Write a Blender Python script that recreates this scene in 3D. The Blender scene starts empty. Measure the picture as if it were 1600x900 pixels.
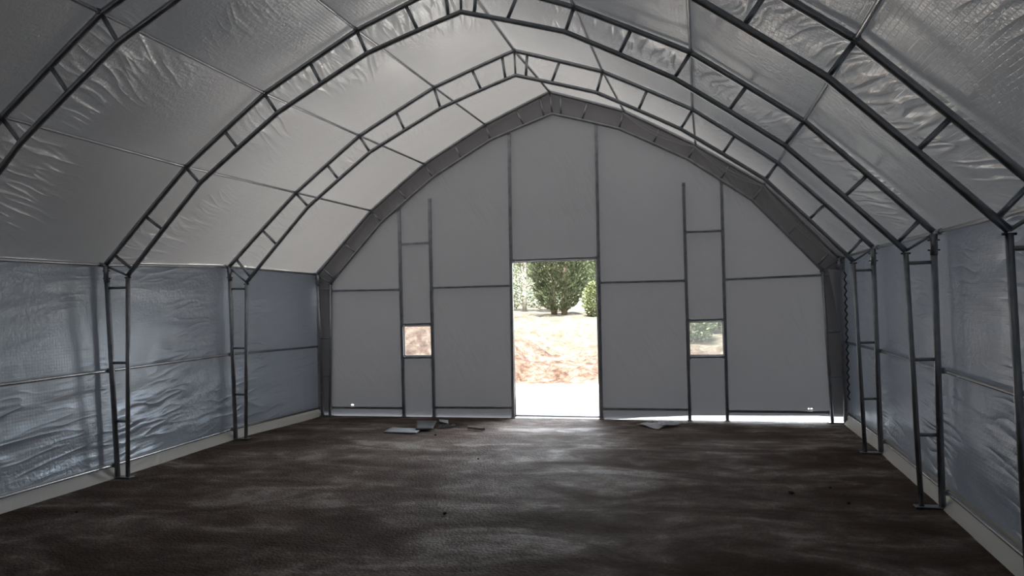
import bpy, bmesh, math, random
import numpy as np
from mathutils import Vector, Matrix

# ------------------------------------------------------------------ camera
sc = bpy.context.scene
cam_d = bpy.data.cameras.new('camera')
cam = bpy.data.objects.new('camera', cam_d)
sc.collection.objects.link(cam)
sc.camera = cam
cam_d.sensor_width = 36.0
cam_d.lens = 36.0 * 1212.0 / 1600.0
cam_d.clip_start = 0.05
cam_d.clip_end = 600
_r = Vector((0.97084121, 0.23845872, -0.02459249))
_u = Vector((0.02663037, -0.00532771, 0.99963115))
_f = Vector((-0.23823974, 0.97113802, 0.01152261))
M = Matrix(((_r.x, _u.x, -_f.x), (_r.y, _u.y, -_f.y), (_r.z, _u.z, -_f.z))).to_4x4()
M.translation = Vector((2.0903, 0.0, 1.7700))
cam.matrix_world = M

# ------------------------------------------------------------------ light and exposure
world = bpy.data.worlds.new('sky')
sc.world = world
world.use_nodes = True
wn = world.node_tree
wn.nodes.clear()
bg = wn.nodes.new('ShaderNodeBackground')
wo = wn.nodes.new('ShaderNodeOutputWorld')
bg.inputs[0].default_value = (0.85, 0.92, 1.0, 1)      # hazy sky
# dull overhead, a bright patch added low ahead to light the doorway floor
_g = wn.nodes.new('ShaderNodeTexCoord')
_d = wn.nodes.new('ShaderNodeVectorMath'); _d.operation = 'DOT_PRODUCT'
_d.inputs[1].default_value = (0.18, 0.90, 0.38)
_m = wn.nodes.new('ShaderNodeMapRange')
_m.inputs[1].default_value = 0.74; _m.inputs[2].default_value = 1.0
_m.inputs[3].default_value = 0.9; _m.inputs[4].default_value = 10.0
wn.links.new(_g.outputs['Generated'], _d.inputs[0])
wn.links.new(_d.outputs['Value'], _m.inputs[0])
wn.links.new(_m.outputs[0], bg.inputs[1])
wn.links.new(bg.outputs[0], wo.inputs[0])

sun_d = bpy.data.lights.new('sun', 'SUN')
sun_d.energy = 24.0
sun_d.angle = math.radians(20)
sun_d.color = (1.0, 0.95, 0.87)
sun = bpy.data.objects.new('sun', sun_d)
sc.collection.objects.link(sun)
sun.rotation_euler = Vector((-0.05, 0.45, -0.84)).to_track_quat('-Z', 'Y').to_euler()

# daylight portal in the doorway (guides sky sampling, gives off nothing itself)
por_d = bpy.data.lights.new('door_portal', 'AREA')
por_d.shape = 'RECTANGLE'
por_d.size = 1.26
por_d.size_y = 2.33
por_d.cycles.is_portal = True
por = bpy.data.objects.new('door_portal', por_d)
sc.collection.objects.link(por)
por.location = (-0.06, 11.36, 1.13)
por.rotation_euler = (-math.pi / 2, 0, 0)

vs = sc.view_settings
vs.view_transform = 'Standard'
vs.look = 'None'
vs.exposure = 0.8
vs.gamma = 1.0
vs.use_curve_mapping = False

# ------------------------------------------------------------------ helpers
C = sc.collection
rnd = random.Random(7)

def tag(o, label=None, cat=None, group=None, kind=None):
    if label: o['label'] = label
    if cat: o['category'] = cat
    if group: o['group'] = group
    if kind: o['kind'] = kind
    return o

def obj(name, bm, m, parent=None, smooth=False):
    me = bpy.data.meshes.new(name)
    if parent is not None:
        off = parent.location.copy()
        p = parent.parent
        while p is not None:
            off += p.location
            p = p.parent
        bmesh.ops.translate(bm, verts=bm.verts, vec=-off)
    bmesh.ops.recalc_face_normals(bm, faces=bm.faces)
    bm.to_mesh(me); bm.free()
    if smooth:
        for f in me.polygons: f.use_smooth = True
    me.materials.append(m)
    o = bpy.data.objects.new(name, me)
    C.objects.link(o)
    if parent is not None: o.parent = parent
    return o

def thing(name, label, cat, loc, group=None):
    o = bpy.data.objects.new(name, None)
    o.empty_display_size = 0.1
    C.objects.link(o)
    o.location = loc
    return tag(o, label, cat, group)

def tube(bm, pts, r, seg=12, square=False):
    """pipe along a polyline, mitred at the bends and capped"""
    pts = [Vector(p) for p in pts]
    n = len(pts)
    if square: seg = 4
    rings = []
    prev = None
    for i in range(n):
        if i == 0: t = pts[1] - pts[0]
        elif i == n - 1: t = pts[-1] - pts[-2]
        else: t = (pts[i + 1] - pts[i]).normalized() + (pts[i] - pts[i - 1]).normalized()
        t.normalize()
        if prev is None:
            a = Vector((0, 1, 0)) if abs(t.y) < 0.8 else Vector((0, 0, 1))
            a = (a - t * a.dot(t)).normalized()
        else:
            a = (prev - t * prev.dot(t)).normalized()
        prev = a
        b = t.cross(a)
        k = 1.0
        if 0 < i < n - 1:
            c = max(0.5, t.dot((pts[i + 1] - pts[i]).normalized()))
            k = 1.0 / c ** 0.5
        ring = []
        for j in range(seg):
            an = 2 * math.pi * (j + (0.5 if square else 0)) / seg
            rr = r * (math.sqrt(2) if square else 1) * k
            ring.append(bm.verts.new(pts[i] + (a * math.cos(an) + b * math.sin(an)) * rr))
        rings.append(ring)
    for i in range(n - 1):
        for j in range(seg):
            bm.faces.new((rings[i][j], rings[i][(j + 1) % seg], rings[i + 1][(j + 1) % seg], rings[i + 1][j]))
    bm.faces.new(rings[0][::-1]); bm.faces.new(rings[-1])
    return bm

def pipe(name, pts, r, m, parent=None, square=False, seg=12):
    o = obj(name, tube(bmesh.new(), pts, r, seg, square), m, parent, smooth=not square)
    if not square: edge_sharp(o)
    return o

def edge_sharp(o):
    me = o.data
    for p in me.polygons:
        if len(p.vertices) > 4: p.use_smooth = False

def box(bm, c, s, rot=None):
    mat = Matrix.Translation(Vector(c))
    if rot is not None: mat = mat @ rot
    mat = mat @ Matrix.Diagonal((s[0], s[1], s[2], 1))
    r = bmesh.ops.create_cube(bm, size=1.0, matrix=mat)
    return r['verts']

def bevel(bm, w, seg=2):
    bmesh.ops.bevel(bm, geom=list(bm.edges), offset=w, segments=seg, affect='EDGES', profile=0.5)
    return bm

# value noise on arrays (for cloth, ground and bank shapes)
def _hash(ix, iy, seed):
    h = (ix.astype(np.int64) * 374761393 + iy.astype(np.int64) * 668265263 + seed * 974634777) & 0xffffffff
    h = ((h ^ (h >> 13)) * 1274126177) & 0xffffffff
    return ((h ^ (h >> 16)) & 0xffff) / 65535.0

def vnoise(x, y, seed=0):
    x = np.asarray(x, float); y = np.asarray(y, float)
    ix = np.floor(x); iy = np.floor(y)
    fx = x - ix; fy = y - iy
    fx = fx * fx * (3 - 2 * fx); fy = fy * fy * (3 - 2 * fy)
    ix = ix.astype(np.int64); iy = iy.astype(np.int64)
    a = _hash(ix, iy, seed); b = _hash(ix + 1, iy, seed)
    c = _hash(ix, iy + 1, seed); d = _hash(ix + 1, iy + 1, seed)
    return (a * (1 - fx) + b * fx) * (1 - fy) + (c * (1 - fx) + d * fx) * fy - 0.5

def fbm(x, y, seed=0, octv=4):
    s = 0; a = 1.0
    for o in range(octv):
        s = s + a * vnoise(x * 2 ** o, y * 2 ** o, seed + o * 17); a *= 0.5
    return s

def grid_obj(name, P, UV, m, parent=None, keep=None):
    """P: (n,m,3) points, UV: (n,m,2) metric cloth coordinates"""
    n, k, _ = P.shape
    V = P.reshape(-1, 3)
    if parent is not None: V = V - np.array(parent.location)
    idx = np.arange(n * k).reshape(n, k)
    F = np.stack([idx[:-1, :-1], idx[1:, :-1], idx[1:, 1:], idx[:-1, 1:]], -1).reshape(-1, 4)
    if keep is not None: F = F[keep.reshape(-1)]
    me = bpy.data.meshes.new(name)
    me.from_pydata(V.tolist(), [], F.tolist())
    uv = me.uv_layers.new(name='cloth')
    uv.data.foreach_set('uv', UV.reshape(-1, 2)[F.reshape(-1)].astype(np.float32).ravel())
    me.polygons.foreach_set('use_smooth', [True] * len(F))
    me.materials.append(m)
    o = bpy.data.objects.new(name, me)
    C.objects.link(o)
    if parent is not None: o.parent = parent
    return o

# ------------------------------------------------------------------ materials
def mat(name):
    m = bpy.data.materials.new(name)
    m.use_nodes = True
    nt = m.node_tree
    nt.nodes.clear()
    out = nt.nodes.new('ShaderNodeOutputMaterial')
    return m, nt, out

class NT:
    def __init__(s, nt): s.nt = nt
    def n(s, t, **kw):
        nd = s.nt.nodes.new(t)
        for k, v in kw.items(): setattr(nd, k, v)
        return nd
    def l(s, a, b): s.nt.links.new(a, b)
    def math(s, op, a, b=None, c=None):
        nd = s.n('ShaderNodeMath', operation=op)
        for i, v in enumerate((a, b, c)):
            if v is None: continue
            if isinstance(v, (int, float)): nd.inputs[i].default_value = v
            else: s.l(v, nd.inputs[i])
        return nd.outputs[0]
    def vec(s, x, y, z=0.0):
        nd = s.n('ShaderNodeCombineXYZ')
        for i, v in enumerate((x, y, z)):
            if isinstance(v, (int, float)): nd.inputs[i].default_value = v
            else: s.l(v, nd.inputs[i])
        return nd.outputs[0]
    def noise(s, v, scale, detail=3, rough=0.5, dist=0.0):
        nd = s.n('ShaderNodeTexNoise')
        nd.inputs['Scale'].default_value = scale
        nd.inputs['Detail'].default_value = detail
        nd.inputs['Roughness'].default_value = rough
        nd.inputs['Distortion'].default_value = dist
        s.l(v, nd.inputs['Vector'])
        return nd.outputs[0]
    def ramp(s, v, stops):
        nd = s.n('ShaderNodeValToRGB')
        e = nd.color_ramp.elements
        while len(e) < len(stops): e.new(0.5)
        for i, (p, c) in enumerate(stops):
            e[i].position = p
            e[i].color = c if isinstance(c, tuple) else (c, c, c, 1)
        s.l(v, nd.inputs[0])
        return nd.outputs[0]
    def mapr(s, v, a, b, c, d):
        nd = s.n('ShaderNodeMapRange')
        nd.inputs[1].default_value = a; nd.inputs[2].default_value = b
        nd.inputs[3].default_value = c; nd.inputs[4].default_value = d
        s.l(v, nd.inputs[0])
        return nd.outputs[0]

def simple(name, col, rough=0.6, metal=0.0, nscale=0, namt=0.15, bump=0.0, bscale=60, spec=0.5):
    m, nt, out = mat(name)
    N = NT(nt)
    p = N.n('ShaderNodeBsdfPrincipled')
    p.inputs['Base Color'].default_value = (*col, 1)
    p.inputs['Roughness'].default_value = rough
    p.inputs['Metallic'].default_value = metal
    p.inputs['Specular IOR Level'].default_value = spec
    tc = N.n('ShaderNodeTexCoord').outputs['Object']
    if nscale:
        v = N.noise(tc, nscale, 5, 0.6)
        lo = tuple(c * (1 - namt * 2) for c in col) + (1,)
        hi = tuple(min(1, c * (1 + namt * 2)) for c in col) + (1,)
        N.l(N.ramp(v, [(0.3, lo), (0.7, hi)]), p.inputs['Base Color'])
    if bump:
        b = N.n('ShaderNodeBump')
        b.inputs['Strength'].default_value = bump
        b.inputs['Distance'].default_value = 0.01
        N.l(N.noise(tc, bscale, 4, 0.6), b.inputs['Height'])
        N.l(b.outputs[0], p.inputs['Normal'])
    N.l(p.outputs[0], out.inputs[0])
    return m

def cloth(name, col, trans, tcol, rough=0.33, wr=1.0, sheen=0.5, metal=0.0, freq=9.0, lean=0.5, fan=3.5, tail=0.0, crk=0.17):
    """woven coated sheeting: fine crinkles, long drag folds in patches, faint scrim grid"""
    m, nt, out = mat(name)
    N = NT(nt)
    uvn = N.n('ShaderNodeUVMap'); uvn.uv_map = 'cloth'
    sx = N.n('ShaderNodeSeparateXYZ'); N.l(uvn.outputs[0], sx.inputs[0])
    u, v = sx.outputs[0], sx.outputs[1]
    uv = uvn.outputs[0]
    # drag folds: narrow ridges fanning out from each arch, fading across the bay
    big = N.noise(uv, 0.9, 2, 0.5)
    bend = N.math('MULTIPLY', N.noise(uv, 1.1, 1, 0.5), fan)
    a1 = N.math('ADD', N.math('ADD', N.math('MULTIPLY', u, freq), N.math('MULTIPLY', v, freq * lean)), bend)
    f1 = N.noise(N.vec(a1, N.math('MULTIPLY', v, 1.3), 0.0), 1.0, 1, 0.4, 0.2)
    rid = N.math('POWER', N.math('SUBTRACT', 1.0, N.math('MULTIPLY', N.math('ABSOLUTE', N.math('SUBTRACT', f1, 0.5)), 5.0)), 2.0)
    rid = N.math('MULTIPLY', rid, N.math('GREATER_THAN', N.math('SUBTRACT', 0.2, N.math('ABSOLUTE', N.math('SUBTRACT', f1, 0.5))), 0.0))
    bay = N.math('FRACT', N.math('DIVIDE', N.math('SUBTRACT', v, 0.36), 2.17))
    mb = N.math('MULTIPLY', N.mapr(bay, 0.0, 0.08, 0.25, 1.0), N.mapr(bay, 0.22, 0.62, 1.0, tail))
    m1 = N.math('MULTIPLY', N.mapr(N.noise(uv, 1.05, 1, 0.5), 0.42, 0.60, 0.0, 1.0), mb)
    h = N.math('MULTIPLY', N.math('ADD', N.math('MULTIPLY', rid, 0.55), N.math('MULTIPLY', f1, 0.8)), m1)
    # small crinkle
    cr = N.noise(uv, 20.0, 3, 0.6, 0.6)
    m3 = N.mapr(N.noise(N.vec(N.math('ADD', u, 3.7), v, 7.0), 0.8, 1, 0.5), 0.40, 0.65, 0.10, 1.0)
    hc = N.math('MULTIPLY', N.math('MULTIPLY', cr, m3), crk)
    # scrim grid
    gu = N.math('PINGPONG', u, 0.016); gv = N.math('PINGPONG', v, 0.016)
    g = N.math('MINIMUM', gu, gv)
    gl = N.mapr(g, 0.0, 0.004, -0.018, 0.0)
    hh = N.math('ADD', N.math('ADD', h, hc), gl)
    hh = N.math('ADD', hh, N.math('MULTIPLY', big, 0.8))
    b = N.n('ShaderNodeBump')
    b.inputs['Strength'].default_value = wr
    b.inputs['Distance'].default_value = 0.028
    N.l(hh, b.inputs['Height'])
    p = N.n('ShaderNodeBsdfPrincipled')
    p.inputs['Roughness'].default_value = rough
    p.inputs['Specular IOR Level'].default_value = sheen
    p.inputs['Metallic'].default_value = metal
    dirt = N.noise(uv, 0.7, 5, 0.6)
    c0 = tuple(c * 0.9 for c in col) + (1,)
    N.l(N.ramp(dirt, [(0.3, c0), (0.65, (*col, 1))]), p.inputs['Base Color'])
    N.l(b.outputs[0], p.inputs['Normal'])
    t = N.n('ShaderNodeBsdfTranslucent')
    t.inputs[0].default_value = (*tcol, 1)
    mx = N.n('ShaderNodeMixShader')
    mx.inputs[0].default_value = trans
    N.l(p.outputs[0], mx.inputs[1]); N.l(t.outputs[0], mx.inputs[2])
    N.l(mx.outputs[0], out.inputs[0])
    return m

roof_cloth = cloth('silver_roof_sheeting', (0.40, 0.398, 0.398), 0.047, (0.57, 0.567, 0.575), 0.27, 1.3, 0.8, 0.50, 9.0, 0.28, 2.0, 0.0, 0.22)
wall_cloth = cloth('silver_wall_sheeting', (0.41, 0.455, 0.52), 0.022, (0.46, 0.53, 0.64), 0.32, 0.9, 0.7, 0.42, 8.0, -0.05, 1.2, 0.5, 0.36)
gable_cloth = cloth('grey_gable_sheeting', (0.42, 0.41, 0.42), 0.026, (0.8, 0.79, 0.81), 0.6, 0.45, 0.25)
skirt_cloth = cloth('white_ground_skirt', (0.72, 0.71, 0.67), 0.040, (0.8, 0.79, 0.74), 0.5, 0.6, 0.3)
hem_cloth = simple('white_hem', (0.82, 0.82, 0.80), 0.5)
steel = simple('galvanised_steel', (0.36, 0.375, 0.40), 0.30, 0.85, 9, 0.10, 0.05, 40)
steel_pale = simple('pale_galvanised_pipe', (0.52, 0.53, 0.55), 0.27, 0.85, 5, 0.06)
steel_dark = simple('dark_fitting_steel', (0.10, 0.10, 0.11), 0.45, 0.8, 14, 0.1)
cord_m = simple('pale_cord', (0.45, 0.45, 0.45), 0.8)
black_cord = simple('black_lacing', (0.02, 0.02, 0.02), 0.8)

# measured frame nodes (x, z) of the four arches; i = inner chord, B = foot
T = {
 0: {'A': [0.0, 4.75], 'Ai': [0.0, 4.432], 'L1': [-1.047, 4.368], 'L2': [-2.051, 3.879], 'L3': [-2.944, 3.199], 'L4': [-3.91, 2.221], 'L1i': [-0.962, 4.135], 'L2i': [-1.911, 3.655], 'L3i': [-2.775, 3.002], 'L4i': [-3.696, 2.062], 'LB': [-3.899, 0.0], 'LBi': [-3.75, 0.0], 'R1': [1.047, 4.368], 'R2': [2.049, 3.853], 'R3': [2.968, 3.169], 'R4': [3.915, 2.221], 'R1i': [0.962, 4.135], 'R2i': [1.91, 3.642], 'R3i': [2.81, 2.971], 'R4i': [3.704, 2.063], 'RB': [3.899, 0.0], 'RBi': [3.75, 0.0], 'Lm': [-3.91, 1.092], 'Lb': [-3.91, 0.113], 'Rm': [3.91, 1.092], 'Rb': [3.91, 0.113]},
 1: {'A': [-0.01, 4.744], 'Ai': [-0.014, 4.423], 'L1': [-1.063, 4.361], 'L2': [-2.064, 3.839], 'L3': [-2.974, 3.167], 'L4': [-3.951, 2.216], 'L1i': [-0.965, 4.129], 'L2i': [-1.927, 3.636], 'L3i': [-2.814, 2.998], 'L4i': [-3.688, 2.089], 'LB': [-3.857, 0.031], 'LBi': [-3.735, 0.023], 'R1': [1.043, 4.347], 'R2': [2.046, 3.839], 'R3': [2.951, 3.174], 'R4': [3.904, 2.213], 'R1i': [0.957, 4.134], 'R2i': [1.901, 3.63], 'R3i': [2.789, 2.986], 'R4i': [3.696, 2.064], 'RB': [3.909, 0.001], 'RBi': [3.756, -0.005], 'Lm': [-3.925, 1.109], 'Lb': [-3.923, 0.119], 'Rm': [3.897, 1.091], 'Rb': [3.922, 0.126]},
 2: {'A': [-0.025, 4.723], 'Ai': [-0.018, 4.426], 'L1': [-1.052, 4.369], 'L2': [-2.061, 3.845], 'L3': [-2.962, 3.175], 'L4': [-3.947, 2.266], 'L1i': [-0.974, 4.107], 'L2i': [-1.919, 3.633], 'L3i': [-2.787, 2.99], 'L4i': [-3.702, 2.043], 'LB': [-3.91, -0.004], 'LBi': [-3.758, -0.002], 'R1': [1.026, 4.372], 'R2': [2.037, 3.843], 'R3': [2.939, 3.178], 'R4': [3.883, 2.213], 'R1i': [0.951, 4.133], 'R2i': [1.897, 3.634], 'R3i': [2.796, 3.006], 'R4i': [3.684, 2.066], 'RB': [3.905, 0.01], 'RBi': [3.748, 0.007], 'Lm': [-3.873, 1.108], 'Lb': [-3.958, 0.09], 'Rm': [3.884, 1.095], 'Rb': [3.915, 0.12]},
 3: {'A': [-0.035, 4.797], 'Ai': [-0.001, 4.471], 'L1': [-1.04, 4.384], 'L2': [-2.03, 3.849], 'L3': [-2.932, 3.172], 'L4': [-3.873, 2.215], 'L1i': [-0.955, 4.153], 'L2i': [-1.89, 3.642], 'L3i': [-2.756, 2.991], 'L4i': [-3.654, 2.056], 'LB': [-3.842, -0.062], 'LBi': [-3.714, -0.044], 'R1': [1.054, 4.421], 'R2': [2.052, 3.857], 'R3': [2.969, 3.246], 'R4': [3.905, 2.198], 'R1i': [0.973, 4.177], 'R2i': [1.936, 3.669], 'R3i': [2.804, 3.033], 'R4i': [3.69, 2.03], 'RB': [3.929, 0.002], 'RBi': [3.761, -0.015], 'Lm': [-3.897, 1.047], 'Lb': [-3.888, 0.058], 'Rm': [3.942, 1.072], 'Rb': [3.91, 0.113]},
}

# ------------------------------------------------------------------ frame geometry (metres)
YT = {0: 4.699, 1: 6.859, 2: 9.033, 3: 11.300}
YG = 11.300          # gable frame plane
YR = -1.80           # rear end behind the viewer
RO, WO = 0.040, 0.086  # how far the sheeting lies outside the roof chord / posts
NL = ['A', '1', '2', '3', '4', 'B']

def floor_z(x, y):
    t = np.clip((np.asarray(y, float) - 9.0) / 2.2, 0, 1)
    return -0.05 * t * t * (3 - 2 * t)

for t in T:
    for k in T[t]:
        if k in ('LB', 'LBi', 'RB', 'RBi'): T[t][k][1] = float(floor_z(0, YT[t]))

def nd(t, side, n):
    if n == 'A' or n == 'Ai': return T[t][n]
    return T[t][side + n]

def P3(t, side, n, dx=0, dz=0):
    a = nd(t, side, n)
    return Vector((a[0] + dx, YT[t], a[1] + dz))

# profile of the sheeting at a truss: list of (x, z) from left foot over the ridge to right foot
def sheet_nodes(t):
    out = []
    L = [nd(t, 'L', n) for n in ('4', '3', '2', '1')]
    Rr = [nd(t, 'R', n) for n in ('1', '2', '3', '4')]
    pts = [L[0], L[1], L[2], L[3], nd(t, 'L', 'A'), Rr[0], Rr[1], Rr[2], Rr[3]]
    pts = [np.array(p, float) for p in pts]
    off = []
    for i, p in enumerate(pts):
        a = pts[max(0, i - 1)]; b = pts[min(len(pts) - 1, i + 1)]
        d = (b - a) / np.linalg.norm(b - a)
        nrm = np.array([-d[1], d[0]])
        off.append(p + nrm * RO)
    off[0] = pts[0] + np.array([-WO, 0.02]); off[-1] = pts[-1] + np.array([WO, 0.02])
    return np.array(off)

SN = {t: sheet_nodes(t) for t in T}
def prof_at(y):
    """sheet nodes interpolated between the trusses"""
    ks = sorted(YT)
    if y <= YT[0]: return SN[0]
    for a, b in zip(ks[:-1], ks[1:]):
        if y <= YT[b]:
            f = (y - YT[a]) / (YT[b] - YT[a])
            return SN[a] * (1 - f) + SN[b] * f
    return SN[3]
def foot_x(y, side):
    ks = sorted(YT)
    g = lambda t: nd(t, side, 'B')[0] + (-WO if side == 'L' else WO) if t < 3 else float(SN[3][0 if side == 'L' else -1][0])
    if y <= YT[0]: return g(0)
    for a, b in zip(ks[:-1], ks[1:]):
        if y <= YT[b]:
            f = (y - YT[a]) / (YT[b] - YT[a]); return g(a) * (1 - f) + g(b) * f
    return g(3)

ys_truss = np.array([YR, 0.36, 2.53] + [YT[k] for k in sorted(YT)])
def bay_frac(y):
    y = np.asarray(y)
    i = np.clip(np.searchsorted(ys_truss, y) - 1, 0, len(ys_truss) - 2)
    return (y - ys_truss[i]) / (ys_truss[i + 1] - ys_truss[i])

# ------------------------------------------------------------------ the setting
# roof sheeting: one cover over ridge and slopes, resting on chords and purlins, slack in each panel
ysamp = np.linspace(YR, YG + 0.125, 330)
nu = 36
PP = []; UU = []
for y in ysamp:
    nodes = prof_at(min(y, YG))
    row = []; uvr = []; acc = 0
    for i in range(8):
        a, b = nodes[i], nodes[i + 1]
        ln = np.linalg.norm(b - a); d = (b - a) / ln; nr = np.array([-d[1], d[0]])
        last = 1 if i == 7 else 0
        for k in range(nu + last):
            f = k / nu
            bf = bay_frac(y) if y < YG else 1.0
            slack = math.sin(math.pi * f) * math.sin(math.pi * float(bf))
            # cloth drawn tight into short folds next to each truss
            uu = acc + f * ln
            edge = math.exp(-((float(bf)) / 0.30) ** 2) + 0.35 * math.exp(-((1 - float(bf)) / 0.12) ** 2)
            edge *= min(1, float(bf) / 0.04, (1 - float(bf)) / 0.04) if 0 < bf < 1 else 0
            row.append((a + d * (f * ln), nr, slack * 0.030 * math.copysign(1, 1), edge * math.sin(math.pi * f)))
            uvr.append((uu, y))
        acc += ln
    PP.append(row); UU.append(uvr)
UU = np.array(UU)
base = np.array([[r[0] for r in row] for row in PP])
nrm = np.array([[r[1] for r in row] for row in PP])
slk = np.array([[r[2] for r in row] for row in PP])
edg = np.array([[r[3] for r in row] for row in PP])
U, V = UU[..., 0], UU[..., 1]
fold = vnoise((U + V * 0.28) * 8.0 + 1.5 * vnoise(U, V, 9), V * 1.0, 3) + 0.3 * vnoise((U + V * 0.4) * 15.0, V * 2.1, 5)
patch = np.clip(vnoise(U * 1.1, V * 0.9, 11) * 3 + 0.55, 0, 1)
disp = -slk * 0.6 - edg * patch * (fold * 0.034 + 0.004)
disp = np.minimum(disp + 0.0, 0.03)
XZ = base + nrm * disp[..., None]
Pr = np.stack([XZ[..., 0], np.repeat(ysamp[:, None], XZ.shape[1], 1), XZ[..., 1]], -1)
tag(grid_obj('ceiling', Pr, UU, roof_cloth), kind='structure')

# side walls of the same kind of sheeting
def side_wall(side, name):
    sg = -1 if side == 'L' else 1
    zs = np.linspace(0, 1, 70)
    P = np.zeros((len(ysamp), len(zs), 3)); UV = np.zeros((len(ysamp), len(zs), 2))
    for i, y in enumerate(ysamp):
        top = prof_at(min(y, YG))[0 if side == 'L' else -1]
        fx = foot_x(min(y, YG), side)
        zb = 0.10 + float(floor_z(0, y))
        for j, f in enumerate(zs):
            P[i, j] = (fx + (top[0] - fx) * f, y, zb + (top[1] - zb) * f)
            UV[i, j] = (f * 2.15 + (20 if side == 'R' else 0), y)
    u, v = UV[..., 0], UV[..., 1]
    bf = bay_frac(np.minimum(v, YG)); pin = np.sin(np.pi * np.clip(bf, 0, 1)) ** 0.5
    zf = (P[..., 2] - 0.1) / 2.1
    rail = np.minimum(1, np.abs(P[..., 2] - 1.10) / 0.25) * np.minimum(1, np.abs(1 - zf) / 0.1) * np.minimum(1, zf / 0.08 + 0.05)
    # long nearly level drag folds
    fo = vnoise(v * 0.7, (u + v * 0.06) * 6.0, 21 if side == 'L' else 31) + 0.5 * vnoise(v * 1.7, (u - v * 0.2) * 13.0, 23)
    P[..., 0] += sg * (fo * 0.024 * pin * np.clip(rail, 0, 1) + 0.010 * (1 - zf) * (v < YG - 0.3))
    return tag(grid_obj(name, P, UV, wall_cloth), kind='structure')
side_wall('L', 'wall_left')
side_wall('R', 'wall_right')

# white skirt below the bottom rail, lapped onto the ground
def skirt(side, name):
    sg = -1 if side == 'L' else 1
    P = np.zeros((len(ysamp), 6, 3)); UV = np.zeros((len(ysamp), 6, 2))
    for i, y in enumerate(ysamp):
        fx = foot_x(min(y, YG), side); zb = float(floor_z(0, y))
        w = 0.02 * float(vnoise(y * 2.1, 0.3, 4))
        for j in range(6):
            f = j / 5
            x = fx + sg * 0.012 - sg * (0.11 + w) * f ** 1.5
            z = zb + 0.14 * (1 - f) - 0.012 * f + 0.012 * f * (1 - f) * float(vnoise(y * 6, j * 0.7, 8))
            P[i, j] = (x, y, z); UV[i, j] = (f * 0.16, y)
    return tag(grid_obj(name, P, UV, skirt_cloth), kind='structure')
skirt('L', 'trim_1')
skirt('R', 'trim_2')

# end walls: cells between breakpoints, cut to the arch, with openings left out
DOOR = (-0.700, 0.585, -0.06, 2.296)
WIN1 = (-2.458, -2.000, 0.889, 1.357)
WIN2 = (1.888, 2.362, 0.872, 1.352)
def arch_z(x, inner=False):
    if inner:
        xs = [nd(3, 'L', '4i'), nd(3, 'L', '3i'), nd(3, 'L', '2i'), nd(3, 'L', '1i'), nd(3, 'L', 'Ai')] + [nd(3, 'R', n) for n in ('1i', '2i', '3i', '4i')]
        xs = np.array(xs)
    else: xs = SN[3]
    return float(np.interp(x, xs[:, 0], xs[:, 1]))
def bottom_z(x):
    return float(np.interp(x, [-3.9, 0.70, 1.20, 1.9, 2.9, 3.6, 3.8], [-0.062, -0.062, -0.022, 0.012, 0.022, 0.030, 0.02]))
def end_wall(name, y, m, openings, lift):
    xs = set(np.round(SN[3][:, 0], 4)) | set(np.round(np.linspace(SN[3][0, 0], SN[3][-1, 0], 61), 4))
    zsb = set()
    for (a, b, c, d) in openings:
        xs |= {round(a, 4), round(b, 4)}; zsb |= {round(c, 4), round(d, 4)}
    xs = sorted(xs)
    xs = [x for i, x in enumerate(xs) if i == 0 or x - xs[i - 1] > 0.0005]
    zs = sorted(zsb | set(np.round(np.linspace(0.2, 4.8, 47), 4)))
    bm = bmesh.new()
    uvl = bm.loops.layers.uv.new('cloth')
    cache = {}
    def vt(x, z):
        k = (round(x, 4), round(z, 4))
        if k not in cache:
            yy = y + 0.018 * float(fbm(x * 1.3, z * 0.9, 40, 2)) * 1.0
            cache[k] = bm.verts.new((x, yy, z))
        return cache[k]
    for x0, x1 in zip(xs[:-1], xs[1:]):
        zt0, zt1 = arch_z(x0), arch_z(x1)
        b0, b1 = (bottom_z(x0), bottom_z(x1)) if lift else (-0.06, -0.06)
        ztop = min(zt0, zt1)
        col = [z for z in zs if z > max(b0, b1) + 0.003 and z < ztop - 0.003]
        pairs = [(b0, b1)] + [(z, z) for z in col] + [(zt0, zt1)]
        xm = (x0 + x1) / 2
        for (a0, a1), (c0, c1) in zip(pairs[:-1], pairs[1:]):
            zm = (a0 + a1 + c0 + c1) / 4
            if any(o[0] < xm < o[1] and o[2] < zm < o[3] for o in openings): continue
            vv = []
            for q in (vt(x0, a0), vt(x1, a1), vt(x1, c1), vt(x0, c0)):
                if q not in vv: vv.append(q)
            if len(vv) < 3: continue
            try: f = bm.faces.new(vv)
            except ValueError: continue
            for lp in f.loops: lp[uvl].uv = (lp.vert.co.x * 0.9 + 40, lp.vert.co.z * 0.9)
    return tag(obj(name, bm, m, None, smooth=True), kind='structure')
holes = [(-3.385, -3.345, 0.106, 0.128), (3.462, 3.482, 0.118, 0.134), (3.494, 3.520, 0.117, 0.135)]
end_wall('wall_far', YG + 0.092, gable_cloth, [DOOR, WIN1, WIN2] + holes, True)
end_wall('wall_near', YR, roof_cloth, [], False)

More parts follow.
